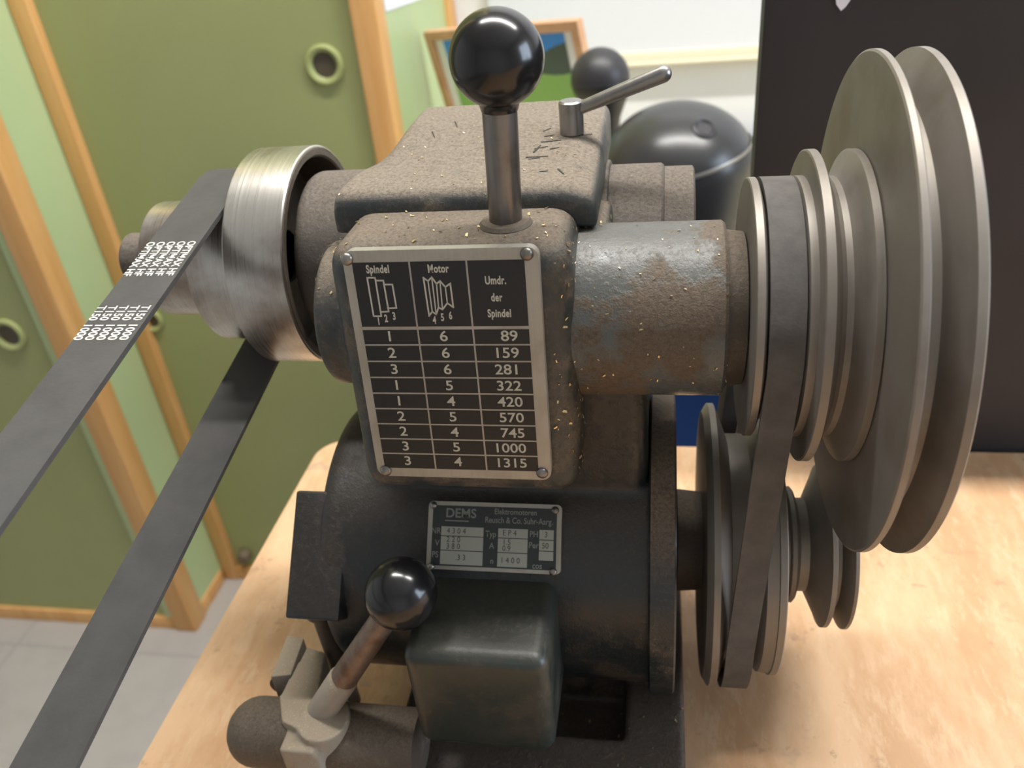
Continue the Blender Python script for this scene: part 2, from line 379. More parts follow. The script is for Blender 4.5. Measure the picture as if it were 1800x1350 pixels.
bm = bmesh.new(); add_box(bm, (-0.399, YK - 0.004, FZ), (-0.362, YK + 0.034, 1.2), 0.003); obj('stile', bm, M['beech'], t)
bm = bmesh.new(); add_box(bm, (-0.853, YK - 0.003, FZ), (-0.399, YK + 0.03, FZ + 0.03), 0.002); obj('plinth', bm, M['beech'], t)
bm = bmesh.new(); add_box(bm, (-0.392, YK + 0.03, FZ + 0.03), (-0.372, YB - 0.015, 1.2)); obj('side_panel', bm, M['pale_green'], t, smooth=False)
bm = bmesh.new(); add_box(bm, (-0.392, YB - 0.045, FZ), (-0.362, YB - 0.002, 1.2), 0.002); obj('rear_stile', bm, M['beech'], t)
q = at(422, 985, 1, YK - 0.012)
bm = bmesh.new(); add_tube(bm, (q.x + 0.004, YK + 0.006, q.z), (q.x + 0.004, YK - 0.012, q.z), 0.014, 0.012, cap=0.004)
obj('door_buffer', bm, M['rubber_brown'], t)

# paper on the side panel of the middle cabinet
xs = -0.3715
pp = [at(u, v, 0, xs) for u, v in ((668, -40), (678, 20), (752, -6), (770, -60))]
bm = bmesh.new(); add_prism(bm, pp, (0.0006, 0, 0)); tag(obj('paper_sheet', bm, M['paper'], smooth=False, loc=tuple(pp[1])), 'white paper sheet on the pale green cabinet side, cut by top of view', 'paper')

# whiteboard
z0 = at(1220, 98, 1, YB - 0.02).z
t = thing('whiteboard', 'large whiteboard with cream lower frame on the white back wall', 'whiteboard', (0.5, YB - 0.001, z0))
bm = bmesh.new(); add_box(bm, (-0.30, YB - 0.014, z0 + 0.012), (1.40, YB - 0.001, 0.75)); obj('board', bm, M['whiteboard'], t, smooth=False)
bm = bmesh.new(); add_box(bm, (-0.30, YB - 0.024, z0 - 0.010), (1.40, YB - 0.001, z0 + 0.012), 0.002)
add_box(bm, (-0.30, YB - 0.034, z0 - 0.010), (1.40, YB - 0.024, z0 - 0.004), 0.002); obj('frame', bm, M['board_frame'], t)

# blue cabinet behind the bench
ZT = -0.462
t = thing('low_cabinet', 'blue low cabinet behind the workbench, glimpsed under the grey sleeve', 'cabinet', (0.3, 1.15, FZ))
bm = bmesh.new(); add_box(bm, (-0.30, 0.99, FZ + 0.06), (1.2, 1.53, ZT - 0.012)); obj('carcass', bm, M['blue'], t, smooth=False)
bm = bmesh.new(); add_box(bm, (-0.355, 0.86, ZT - 0.012), (1.2, 1.54, ZT), 0.002); obj('top', bm, M['cream'], t)
bm = bmesh.new(); add_box(bm, (-0.28, 1.02, FZ), (1.18, 1.5, FZ + 0.06)); obj('plinth', bm, M['satin_black'], t, smooth=False)


# framed landscape
A = at(749, 54, 1, 1.34); B = at(1019, 33, 1, 1.20); e = (B - A).normalized()
P_ = Vector(ray(790, 190)); P_ = P_ * (A.dot(e) / P_.dot(e)); dn = (P_ - A).normalized(); nn = e.cross(dn).normalized()
if nn.y > 0: nn = -nn
W_ = (B - A).length; H_ = (A.z - ZT) / -dn.z - 0.012 - max(0, (-e.z) * W_)
t = thing('framed_picture', 'wood framed landscape picture with blue sky and green meadow by the white wall', 'picture', tuple(A + e * W_ / 2 + dn * H_))
fw = 0.013
def quad_strip(bm, u0, v0, u1, v1, d0, d1):
    add_prism(bm, [A + e * u + dn * v + nn * d0 for u, v in ((u0, v0), (u1, v0), (u1, v1), (u0, v1))], nn * (d1 - d0))
bm = bmesh.new()
quad_strip(bm, 0, 0, W_, fw, -0.006, 0.008); quad_strip(bm, 0, H_ - fw, W_, H_, -0.006, 0.008)
quad_strip(bm, 0, fw, fw, H_ - fw, -0.006, 0.008); quad_strip(bm, W_ - fw, fw, W_, H_ - fw, -0.006, 0.008)
obj('frame', bm, M['frame_wood'], t, smooth=False)
bm = bmesh.new(); quad_strip(bm, fw, fw, W_ - fw, H_ - fw, -0.005, 0.001); obj('mount', bm, M['mat_white'], t, smooth=False)
bm = bmesh.new(); mg = 0.017
uv = bm.loops.layers.uv.new('uv')
vs = [bm.verts.new(A + e * u + dn * v + nn * 0.0016) for u, v in ((fw + mg, H_ - fw - mg), (W_ - fw - mg, H_ - fw - mg), (W_ - fw - mg, fw + 0.003), (fw + mg, fw + 0.003))]
f = bm.faces.new(vs)
for l, c in zip(f.loops, ((0, 0), (1, 0), (1, 1), (0, 1))): l[uv].uv = c
obj('print', bm, M['landscape'], t, smooth=False)

# black dome and the knob on a stem behind the machine
YD = 0.95
cx = at(1192, 250, 1, YD).x; zt = at(1192, 181, 1, YD).z
rd = (at(1326, 300, 1, YD).x - at(1058, 300, 1, YD).x) / 2
t = thing('black_dome', 'large glossy black dome with a grey seam, standing behind the machine', 'dome', (cx, YD, ZT))
hc = zt - rd * 0.80
bm = bmesh.new()
prof = [(0, 0), (0, rd * 0.62), (0.02, rd * 0.70)] + [((hc - ZT) * k, rd * (0.70 + 0.30 * math.sin(k * PI / 2))) for k in (0.3, 0.5, 0.7, 0.85)]
prof += [((hc - ZT) + rd * 0.80 * math.sin(a), rd * math.cos(a) if a < PI / 2 - .01 else 0) for a in [i * PI / 40 for i in range(0, 21)]]
add_lathe(bm, prof, (cx, YD, ZT), (0, 0, 1), 96)
dm = obj('shell', bm, M['dome'], t, angle=180)
bm = bmesh.new()     # seam trim: a thin tilted ring hugging the shell
tilt = Matrix.Rotation(math.radians(-14), 3, 'Y')
for k in range(97):
    a = 2 * PI * k / 96
ring = []
for k in range(96):
    a = 2 * PI * k / 96; dirv = Vector((math.cos(a), math.sin(a), 0)); zz = hc + 0.010 + 0.18 * rd * math.cos(a)
    dz = (zz - hc) / (rd * 0.80)
    rr = rd * (math.sqrt(max(0, 1 - dz * dz)) if dz > 0 else (0.70 + 0.30 * math.sin(max(0, (zz - ZT) / (hc - ZT)) * PI / 2))) + 0.0006
    c = Vector((cx, YD, zz)) + dirv * rr
    ring.append([bm.verts.new(c + Vector((0, 0, -0.0022))), bm.verts.new(c + dirv * 0.0012), bm.verts.new(c + Vector((0, 0, 0.0022)))])
for k in range(96):
    A1, B1 = ring[k], ring[(k + 1) % 96]
    for j in range(2): bm.faces.new((A1[j], B1[j], B1[j + 1], A1[j + 1]))
obj('seam_trim', bm, M['dome_trim'], t, angle=180)
pv = Vector(ray(1238, 226)).normalized()
dc = Vector((cx, YD, hc)); # vent dimple on the shell
loc = at(1238, 226, 1, YD - rd * 0.55)
bm = bmesh.new(); nrm = Vector(((loc.x - cx) / rd, (loc.y - YD) / rd, (loc.z - hc) / (rd * .64))).normalized()
k_ = Vector((loc.x - cx, loc.y - YD, (loc.z - hc) / 0.80)); sc_ = rd / k_.length
loc = Vector((cx + k_.x * sc_, YD + k_.y * sc_, hc + k_.z * sc_ * 0.80))
add_lathe(bm, [(0.0, 0), (0.0, 0.008), (0.002, 0.0105), (0.0005, 0.0135), (-0.003, 0.015)], loc, nrm, 32); obj('vent_cap', bm, M['satin_black'], t)
YS = 1.1
bc = at(1055, 138, 1, YS); br = 0.5 * (at(1108, 138, 1, YS).x - at(1003, 138, 1, YS).x)
t = thing('knob_stand', 'dark grey ball on a tapering stem in front of the picture', 'stand', (bc.x + 0.012, YS, ZT))
bm = bmesh.new(); add_sphere(bm, bc, br * 0.99, u=48, v=32); obj('ball', bm, M['satin_black'], t, angle=180)
bm = bmesh.new(); add_lathe(bm, [(0.008, 0), (0.008, 0.012), (bc.z - br * 2.6 - ZT, 0.012), (bc.z - br * 1.3 - ZT, br * 0.50), (bc.z - br * 0.6 - ZT, br * 0.76), (bc.z - br * 0.5 - ZT, 0)], (bc.x + 0.006, YS, ZT), (0, 0, 1), 48)
add_lathe(bm, [(0, 0), (0, 0.045), (0.006, 0.045), (0.010, 0.010)], (bc.x + 0.006, YS, ZT), (0, 0, 1), 48); obj('stem', bm, M['satin_black'], t)
bm = bmesh.new(); add_lathe(bm, [(-0.0012, br * 0.985), (-0.0008, br * 1.006), (0.0008, br * 1.006), (0.0012, br * 0.985)], (bc.x, bc.y, bc.z - 0.005), (0, 0.1, 1), 64); obj('seam_ring', bm, M['dome'], t)

# ------------------------------------------------------------------ bench and black panel
ZB = -0.355
t = thing('workbench', 'worn pale plywood workbench under the machine', 'workbench', (0.55, 0.05, FZ))
bm = bmesh.new()
X0, X1, Y0, Y1 = -0.249, 1.30, -0.42, 0.4755
poly = [(X0, Y0), (X1, Y0), (X1, Y1)] + [(X0 + 0.022 - 0.022 * math.sin(a), Y1 - 0.022 + 0.022 * math.cos(a)) for a in [i * PI / 16 for i in range(9)]]
add_prism(bm, [(x, y, ZB - 0.045) for x, y in poly], (0, 0, 0.045), 0.002)
obj('bench_top', bm, M['bench'], t)
for x in (-0.16, 1.20):
    for y in (-0.34, 0.38):
        bm = bmesh.new(); add_box(bm, (x - 0.035, y - 0.035, FZ), (x + 0.035, y + 0.035, ZB - 0.045), 0.004); obj('leg', bm, M['bench_edge'], t)
for y in (0.36, -0.36):
    bm = bmesh.new(); add_box(bm, (-0.125, y, ZB - 0.14), (1.165, y + 0.04, ZB - 0.045)); obj('apron', bm, M['bench_edge'], t, smooth=False)

t = thing('partition_board', 'large matte black board standing behind the bench at right', 'board', (0.55, 0.487, FZ))
bm = bmesh.new(); add_box(bm, (0.0525, 0.478, FZ + 0.02), (1.05, 0.496, -0.03), 0.0008); obj('board', bm, M['black_board'], t, smooth=False)
for x in (0.12, 0.95):
    bm = bmesh.new(); add_box(bm, (x - 0.03, 0.478, FZ), (x + 0.03, 0.70, FZ + 0.02), 0.003); obj('foot', bm, M['satin_black'], t)
pp = [at(u, v, 1, 0.4778) for u, v in ((1468, -14), (1470, 8), (1478, 19), (1486, 12), (1494, 1), (1500, -14))]
bm = bmesh.new(); add_prism(bm, pp, (0, -0.0005, 0)); tag(obj('paper_scrap', bm, M['paper'], smooth=False, loc=tuple(pp[2])), 'torn white paper scrap stuck near the top of the black panel', 'paper')

# ------------------------------------------------------------------ the drive unit
MC = (-0.06, 0.28, ZB)
mach = thing('lathe_drive', 'old dark green lathe drive unit with motor, levers and stepped pulleys', 'machine', MC)
YA, ZA = 0.276, -0.1438          # lay shaft with the vee pulley
YR, ZR = 0.335, -0.1453          # spindle with the flat pulley
YM, ZM = 0.295, -0.275           # motor shaft

# base casting with a pocket in front of the motor
ZP = -0.335
bm = bmesh.new()
x0, x1, y0, y1 = -0.118, 0.0125, 0.120, 0.375
hx0, hx1, hy0, hy1 = -0.052, -0.0142, 0.2295, 0.262
for a, b in (((x0, y0), (x1, hy0)), ((x0, hy1), (x1, y1)), ((x0, hy0), (hx0, hy1)), ((hx1, hy0), (x1, hy1))):
    add_box(bm, (a[0], a[1], ZB + 0.001), (b[0], b[1], ZP))
add_box(bm, (hx0 - 0.002, hy0 - 0.002, ZB), (hx1 + 0.002, hy1 + 0.002, ZB + 0.003))
add_box(bm, (-0.11, 0.262, ZP - 0.005), (0.004, 0.335, ZP + 0.018))
base = finish('base_plate', cast(bm, 0.0014, 4), M['paint_base'], mach, angle=180)

# motor
bm = bmesh.new()
RM = 0.064
add_lathe(bm, [(-0.1445, 0), (-0.1445, RM - 0.008), (-0.1425, RM - 0.002), (-0.138, RM), (0.0, RM), (0.0, 0)], (0, YM, ZM), seg=128)
add_box(bm, (-0.112, 0.262, -0.245), (-0.004, 0.335, -0.165), 0.006)
add_box(bm, (-0.122, 0.262, -0.245), (-0.004, 0.33, -0.212), 0.010)
motor = finish('motor_housing', cast(bm, 0.0013, 14), M['paint_dark'], mach, angle=180)
bm = bmesh.new()
add_lathe(bm, [(-0.0035, 0), (-0.0035, 0.0672), (-0.0028, 0.0682), (0.0066, 0.0682), (0.0074, 0.0674), (0.0074, 0)], (0, YM, ZM), seg=128)
obj('end_shield', bm, M['paint_shield'], mach)
bm = bmesh.new(); add_lathe(bm, [(0.0088, 0.012), (0.0088, 0.0235), (0.0195, 0.0225), (0.0195, 0.010)], (0, YM, ZM)); obj('shaft_collar', bm, M['rod'], mach)
# block on the left end of the motor
bm = bmesh.new()
pA, pB = at(520, 862, 0, -0.155), at(500, 1087, 0, -0.155)
dv = (pB - pA); nv = Vector((0, dv.z, -dv.y)).normalized()
if nv.y < 0: nv = -nv
add_prism(bm, [pA, pB, pB + nv * 0.034, pA + nv * 0.034], (0.024, 0, 0), 0.0012)
obj('condenser_box', bm, M['paint_dark'], mach)
bm = bmesh.new(); q0 = at(538, 1085, 0, -0.150); q1 = q0 + Vector((0, 0.004, -0.062)); add_tube(bm, q0 + Vector((0, .012, .012)), q0 + Vector((0, 0.012, -0.010)), 0.0065); add_tube(bm, q0 + Vector((0, 0.012, -0.006)), (q0.x, q0.y + 0.016, ZP - 0.012), 0.0045)
obj('link_stud', bm, M['rod'], mach)

# gear box casting: box with the plate, sleeve to the right, boss to the left
bm = bmesh.new()
bx0, bx1 = at(597, 600, 1, 0.243).x, at(1008, 560, 1, 0.243).x
zbt, zbb = -0.1035, -0.201
# box front leans a little: bottom nearer
def lean_box(bm, x0, x1, yf_t, yf_b, yb, zt, zb, bev):
    poly = [(x0, yf_t, zt), (x0, yb, zt), (x0, yb, zb), (x0, yf_b, zb)]
    add_prism(bm, poly, (x1 - x0, 0, 0), bev, 4)
lean_box(bm, bx0, bx1, 0.2435, 0.2342, 0.300, zbt, zbb, 0.009)
add_lathe(bm, [(-0.1235, 0), (-0.1235, 0.0265), (-0.122, 0.028), (-0.10, 0.028), (-0.10, 0)], (0, YA, ZA), seg=96)
add_box(bm, (-0.100, 0.270, -0.1990), (-0.018, 0.318, -0.115), 0.004)
gear = finish('gear_housing', cast(bm, 0.0011, 9), M['paint'], mach, angle=180)
bm = bmesh.new()
add_lathe(bm, [(-0.045, 0), (-0.045, 0.0330), (-0.028, 0.0316), (0.0215, 0.0316), (0.0225, 0.0308), (0.0225, 0.012)], (0, YA, ZA), seg=128)
sleeve = obj('shaft_sleeve', bm, M['sleeve'], mach)

# spindle housing behind
bm = bmesh.new()
add_lathe(bm, [(-0.150, 0), (-0.150, 0.0365), (-0.148, 0.0375), (-0.020, 0.0375), (-0.020, 0)], (0, YR, ZR), seg=96)
add_box(bm, (-0.112, 0.2885, -0.205), (-0.020, 0.375, -0.118), 0.004)
spin = finish('spindle_housing', cast(bm, 0.0012, 6), M['boss'], mach, angle=180)
bm = bmesh.new(); add_lathe(bm, [(-0.027, 0), (-0.027, 0.0345), (-0.026, 0.0353), (0.0005, 0.0353), (0.0015, 0.0345), (0.0018, 0.0338), (0.0130, 0.0338), (0.0137, 0.0330), (0.0137, 0.008)], (0, YR, ZR), seg=96)
obj('bearing_sleeve', bm, M['boss'], mach)

# cover over the spindle
def sst(x, a, b):
    t_ = min(1, max(0, (x - a) / (b - a))); return t_ * t_ * (3 - 2 * t_)
bm = bmesh.new(); CX0, CX1, CY0, CY1 = -0.1180, -0.0215, 0.2755, 0.3740
nx, ny = 110, 110; grid = []
for i in range(nx + 1):
    row = []
    for j in range(ny + 1):
        x = CX0 + (CX1 - CX0) * i / nx; y = CY0 + (CY1 - CY0) * j / ny
        mk = sst(x, -0.1160, -0.1030)
        z = -0.0962 + 0.0054 * sst(y, 0.300, 0.352) * mk - 0.0070 * sst(y, 0.292, 0.345) * (1 - mk) - 0.002 * sst(x, -0.034, -0.024)
        for e_, R_e in ((y - CY0, 0.0065), (x - CX0, 0.004), (CX1 - x, 0.005)):
            if e_ < R_e: z -= R_e - math.sqrt(max(0, R_e * R_e - (R_e - e_) ** 2))
        row.append(bm.verts.new((x, y, z)))
    grid.append(row)
low = [[bm.verts.new((v.co.x, v.co.y, -0.1115)) for v in row] for row in grid]
for i in range(nx):
    for j in range(ny):
        bm.faces.new((grid[i][j], grid[i + 1][j], grid[i + 1][j + 1], grid[i][j + 1]))
        bm.faces.new((low[i][j], low[i][j + 1], low[i + 1][j + 1], low[i + 1][j]))
for i in range(nx):
    bm.faces.new((grid[i][0], low[i][0], low[i + 1][0], grid[i + 1][0])); bm.faces.new((grid[i][ny], grid[i + 1][ny], low[i + 1][ny], low[i][ny]))
for j in range(ny):
    bm.faces.new((grid[0][j], grid[0][j + 1], low[0][j + 1], low[0][j])); bm.faces.new((grid[nx][j], low[nx][j], low[nx][j + 1], grid[nx][j + 1]))
add_box(bm, (-0.1105, 0.2875, -0.125), (-0.0260, 0.372, -0.105))
cover = finish('spindle_cover', cast(bm, 0.0010, 14), M['paint_top'], mach, angle=180)

# clamping screw with tommy bar on the cover
YC = 0.330
cb = at(1006, 238, 1, YC)
zs = cb.z - 0.002
bm = bmesh.new(); zt_ = at(1006, 176, 1, YC).z
add_lathe(bm, [(-0.006, 0), (-0.006, 0.0032), (0.0030, 0.0032), (0.0030, 0.0048), (zt_ - zs - 0.0006, 0.0048), (zt_ - zs, 0.0040), (zt_ - zs, 0)], (cb.x, cb.y, zs), (0, 0, 1), 40)
scr = obj('clamp_screw', bm, M['steel'], mach)
bar_end = at(1180, 124, 1, YC - 0.006); bar0 = Vector((cb.x + 0.002, cb.y, at(1032, 192, 1, YC).z))
bm = bmesh.new(); add_tube(bm, bar0, bar_end, 0.0024, 0.0032, 32, cap=0.0032); obj('tommy_bar', bm, M['steel'], scr)

# gear lever
YL = 0.262
lb, kb = at(890, 402, 1, YL), at(873, 103, 1, YL - 0.001)
rk = 84.5 * (Vector(CM[2]).dot(kb)) / FPX
ax = (kb - lb).normalized()
bm = bmesh.new(); add_lathe(bm, [(-0.004, 0), (-0.004, 0.0056), ((kb - lb).length - rk * 0.8, 0.0056), ((kb - lb).length - rk * 0.8, 0)], lb, ax, 48)
lev = obj('gear_lever', bm, M['stem'], mach)
bm = bmesh.new(); prof = [(-rk * 1.06, 0), (-rk * 1.06, rk * 0.40)] + [(-rk * math.cos(a), rk * math.sin(a)) for a in [0.46 + i * (PI - 0.46) / 40 for i in range(40)]] + [(rk, 0)]
add_lathe(bm, prof, kb, ax, 64); obj('ball_knob', bm, M['bakelite'], lev, angle=60)
bm = bmesh.new(); add_lathe(bm, [(-0.004, 0), (-0.004, 0.0092), (0.0006, 0.0092), (0.0018, 0.0082), (0.0022, 0.0050)], (lb.x, lb.y, zbt - 0.0004), (0, 0, 1), 48); obj('lever_collar', bm, M['rod'], lev)

# speed plate
TL, TR = at(600, 445, 1, 0.240), at(945, 430, 1, 0.240); BL, BR = at(665, 835, 1, 0.2308), at(970, 845, 1, 0.2302)
O = (TL + TR) / 2; ex = Vector((1, 0, 0)); eyd = ((BL + BR) / 2 - (TL + TR) / 2); eyd.x = 0; eyd.normalize(); nz = eyd.cross(ex).normalized()
if nz.y > 0: nz = -nz
def puv(u, v):
    p = plane_pt(u, v, O, nz) - O; return p.dot(ex), p.dot(eyd)
def pp3(x, y, l=0.0): return O + ex * x + eyd * y + nz * l
c = [puv(*q) for q in ((600, 445), (945, 430), (970, 845), (665, 835))]
px0 = (c[0][0] + c[3][0]) / 2; px1 = (c[1][0] + c[2][0]) / 2; py0 = (c[0][1] + c[1][1]) / 2; py1 = (c[2][1] + c[3][1]) / 2
def rrect(x0, y0, x1, y1, r, n=6):
    out = []
    for cx_, cy_, a0 in ((x1 - r, y0 + r, -PI / 2), (x1 - r, y1 - r, 0), (x0 + r, y1 - r, PI / 2), (x0 + r, y0 + r, PI)):
        out += [(cx_ + r * math.cos(a0 + i * PI / 2 / n), cy_ + r * math.sin(a0 + i * PI / 2 / n)) for i in range(n + 1)]
    return out
bm = bmesh.new(); add_prism(bm, [pp3(x, y, -0.0040) for x, y in rrect(px0, py0, px1, py1, 0.0035)], nz * 0.0040)
plate = obj('speed_plate', bm, M['plate'], mach, smooth=False)
g = [puv(*q) for q in ((619.5, 460.5), (919.5, 457.5), (948.5, 826), (676, 824))]
gx0 = (g[0][0] + g[3][0]) / 2; gx1 = (g[1][0] + g[2][0]) / 2; gy0 = (g[0][1] + g[1][1]) / 2; gy1 = (g[2][1] + g[3][1]) / 2
hy = (puv(638, 577)[1] + puv(930, 576)[1]) / 2
cxs = [gx0, (puv(716.8, 460)[0] + puv(768, 824)[0]) / 2, (puv(817, 458)[0] + puv(858, 826)[0]) / 2, gx1]
rows = [gy0] + [hy + (gy1 - hy) * k / 9 for k in range(10)]
lw = 0.00032
bm = bmesh.new()
for r in range(10):
    hw = lw * 1.9 if r in (0,) else lw
    for k in range(3):
        x0, x1 = cxs[k] + (lw if k else 0), cxs[k + 1] - (lw if k < 2 else 0)
        ya = rows[r] + (lw * 1.9 if r == 1 else (lw if r else 0)); yb = rows[r + 1] - (lw * 1.9 if r == 0 else (lw if r < 9 else 0))
        add_prism(bm, [pp3(x, y, 0) for x, y in ((x0, ya), (x1, ya), (x1, yb), (x0, yb))], nz * 0.0001)
obj('table_cells', bm, M['plate_black'], plate, smooth=False)
bm = bmesh.new()
TAB = [('1', '6', '89'), ('2', '6', '159'), ('3', '6', '281'), ('1', '5', '322'), ('1', '4', '420'), ('2', '5', '570'), ('2', '4', '745'), ('3', '5', '1000'), ('3', '4', '1315')]
def ptext(s, x, y, size, align='CENTER', sx=1.0, off=0.0, spacing=1.0):
    text_mesh(bm, s, size, pp3(x, y), ex, -eyd, nz, align, sx, off, 0, 0.00016, spacing)
rh = (gy1 - hy) / 9
for r, (a, b, c3) in enumerate(TAB):
    y = hy + (r + 0.5) * rh
    ptext(a, cxs[0] + 0.475 * (cxs[1] - cxs[0]), y, rh * 0.86, 'CENTER', 1.15, 0.00006)
    ptext(b, cxs[1] + 0.46 * (cxs[2] - cxs[1]), y, rh * 0.86, 'CENTER', 1.15, 0.00006)
    ptext(c3, cxs[2] + 0.80 * (cxs[3] - cxs[2]), y, rh * 0.86, 'RIGHT', 1.12, 0.00006)
hh = hy - gy0
def hpos(u, v): return puv(u, v)
for s, u, v in (('Spindel', 664, 473.5), ('Motor', 770, 472.5), ('Umdr.', 871, 493), ('der', 873, 523), ('Spindel', 878, 551)):
    x, y = hpos(u, v); ptext(s, x, y, hh * 0.165, 'CENTER', 0.66, 0.00012, 1.08)
for s, u, v in (('1', 666, 565), ('2', 679, 560), ('3', 693, 556), ('4', 764, 563), ('5', 778, 558), ('6', 792, 555)):
    x, y = hpos(u, v); ptext(s, x, y, hh * 0.16, 'CENTER', 0.62, 0.00012)
def pline(pts, w=0.00026):
    P2 = [hpos(*q) for q in pts]
    for (xa, ya), (xb, yb) in zip(P2, P2[1:]):
        dx, dy = xb - xa, yb - ya; L = math.hypot(dx, dy) or 1e-9; ox, oy = -dy / L * w, dx / L * w; sx_, sy_ = dx / L * w, dy / L * w
        add_prism(bm, [pp3(xa - sx_ + ox, ya - sy_ + oy, 0.0001), pp3(xb + sx_ + ox, yb + sy_ + oy, 0.0001), pp3(xb + sx_ - ox, yb + sy_ - oy, 0.0001), pp3(xa - sx_ - ox, ya - sy_ - oy, 0.0001)], nz * 0.00006)
pline([(645.5, 488), (659.5, 488), (670.5, 555.5), (657, 555.5), (645.5, 488)])
pline([(660.5, 493), (674, 493), (683.5, 547.5), (670, 548)])
pline([(675, 500), (690, 500), (697, 541), (682, 541.5)])
pline([(744.5, 488), (752.5, 494), (759, 487), (767.5, 499), (773.5, 493.5), (783, 504.5), (791.5, 498), (797, 540), (786.5, 532.5), (778, 544), (771, 540), (767, 552.5), (760, 547.5), (754.5, 555), (744.5, 488)])
for a, b in (((752.5, 494), (760, 547.5)), ((759, 487), (767, 552.5)), ((767.5, 499), (771, 540)), ((773.5, 493.5), (778, 544)), ((783, 504.5), (786.5, 532.5))): pline([a, b], 0.0002)
obj('table_lettering', bm, M['plate_print'], plate, smooth=False)
for u, v in ((610, 455.5), (926, 446.5), (953, 831), (678.5, 827)):
    x, y = puv(u, v); bm = bmesh.new()
    add_lathe(bm, [(0.0022 * math.sin(a) * 0.75, 0.0022 * math.cos(a) if a < PI / 2 - .01 else 0) for a in [i * PI / 16 for i in range(9)]], pp3(x, y), nz, 24); obj('rivet', bm, M['steel'], plate)

# motor name plate
NT, NB = (0.2555, -0.2212), (0.2368, -0.2423)
O2 = Vector((0, NT[0], NT[1])) ; ey2 = Vector((0, NB[0] - NT[0], NB[1] - NT[1])).normalized(); nz2 = ey2.cross(ex).normalized()
if nz2.y > 0: nz2 = -nz2
O2 = O2 + nz2 * 0.0006
def nuv(u, v):
    p = plane_pt(u, v, O2, nz2) - O2; return p.dot(ex), p.dot(ey2)
def np3(x, y, l=0.0): return O2 + ex * x + ey2 * y + nz2 * l
c = [nuv(*q) for q in ((755, 878), (988, 890), (985, 1010), (748, 1000))]
nx0 = (c[0][0] + c[3][0]) / 2; nx1 = (c[1][0] + c[2][0]) / 2; ny0 = (c[0][1] + c[1][1]) / 2; ny1 = (c[2][1] + c[3][1]) / 2
bm = bmesh.new(); add_prism(bm, [np3(x, y, -0.004) for x, y in rrect(nx0, ny0, nx1, ny1, 0.002)], nz2 * 0.004); npl = obj('name_plate', bm, M['plate'], mach, smooth=False)
Wn, Hn = nx1 - nx0, ny1 - ny0
def nfr(a, b): return nx0 + Wn * a, ny0 + Hn * b
def nquad(bm, a0, b0, a1, b1, l0=0.0, l1=0.0001):
    q = [nfr(a0, b0), nfr(a1, b0), nfr(a1, b1), nfr(a0, b1)]; add_prism(bm, [np3(x, y, l0) for x, y in q], nz2 * (l1 - l0))
bm = bmesh.new(); nquad(bm, 0.035, 0.06, 0.965, 0.945); obj('name_plate_ground', bm, M['name_black'], npl, smooth=False)
bm = bmesh.new()
for a0, a1, bs in ((0.105, 0.425, (0.37, 0.515, 0.725, 0.935)), (0.535, 0.755, (0.37, 0.515, 0.725, 0.935)), (0.84, 0.945, (0.37, 0.52, 0.68, 0.82))):
    for b0, b1 in zip(bs, bs[1:]): nquad(bm, a0, b0, a1, b1 - 0.012, 0.0001, 0.00016)
obj('name_plate_fields', bm, M['name_field'], npl, smooth=False)
bm = bmesh.new()
def ntext(s, a, b, h, align='CENTER', sx=1.0, off=0.00004, mi=0):
    x, y = nfr(a, b); text_mesh(bm, s, Hn * h, np3(x, y), ex, -ey2, nz2, align, sx, off, mi, 0.00022)
ntext('DEMS', 0.25, 0.175, 0.19, 'CENTER', 1.0, 0.0001)
nquad(bm, 0.13, 0.275, 0.31, 0.292, 0.0001, 0.00016)
ntext('Elektromotoren', 0.66, 0.13, 0.115, 'CENTER', 0.85)
ntext('Reusch & Co. Suhr-Aarg.', 0.685, 0.255, 0.125, 'CENTER', 0.80)
for s, a, b in (('NR', 0.066, 0.44), ('V', 0.078, 0.62), ('PS', 0.066, 0.79), ('Typ', 0.48, 0.46), ('A', 0.49, 0.63), ('n', 0.495, 0.85), ('PH', 0.80, 0.44), ('Per', 0.80, 0.60), ('cos', 0.83, 0.89)): ntext(s, a, b, 0.125, 'CENTER', 0.85)
for s, a, b in (('4 3 0 4', 0.22, 0.435), ('2 2 0', 0.20, 0.56), ('3 8 0', 0.20, 0.66), ('.3 3', 0.26, 0.82), ('E P 4', 0.62, 0.435), ('1.5', 0.60, 0.57), ('0.9', 0.60, 0.66), ('1 4 0 0', 0.63, 0.83), ('3', 0.89, 0.44), ('50', 0.885, 0.60)): ntext(s, a, b, 0.115, 'CENTER', 0.9, 0.0, 1)
obj('name_plate_lettering', bm, [M['name_print'], M['name_black']], npl, smooth=False)
for u, v in ((762, 888), (976, 897), (972, 1005), (757, 996)):
    x, y = nuv(u, v); bm = bmesh.new(); add_lathe(bm, [(0.0016 * math.sin(a) * 0.8, 0.0016 * math.cos(a) if a < PI / 2 - .01 else 0) for a in [i * PI / 16 for i in range(9)]], np3(x, y), nz2, 20); obj('rivet', bm, M['steel'], npl)

# terminal box on the motor front
YT = 0.197
bm = bmesh.new()
f4 = [at(u, v, 1, YT) for u, v in ((702, 1150), (962, 1170), (974, 1324), (736, 1304))]
tx0 = (f4[0].x + f4[3].x) / 2; tx1 = (f4[1].x + f4[2].x) / 2; tz1 = (f4[0].z + f4[1].z) / 2; tz0 = (f4[2].z + f4[3].z) / 2 - 0.0022
add_prism(bm, [(tx0, YT, tz1), (tx0, 0.2480, tz1), (tx0, 0.2480, tz0), (tx0, YT, tz0)], (tx1 - tx0, 0, 0), 0.0058, 5)
obj('terminal_box', bm, M['paint_green'], mach)

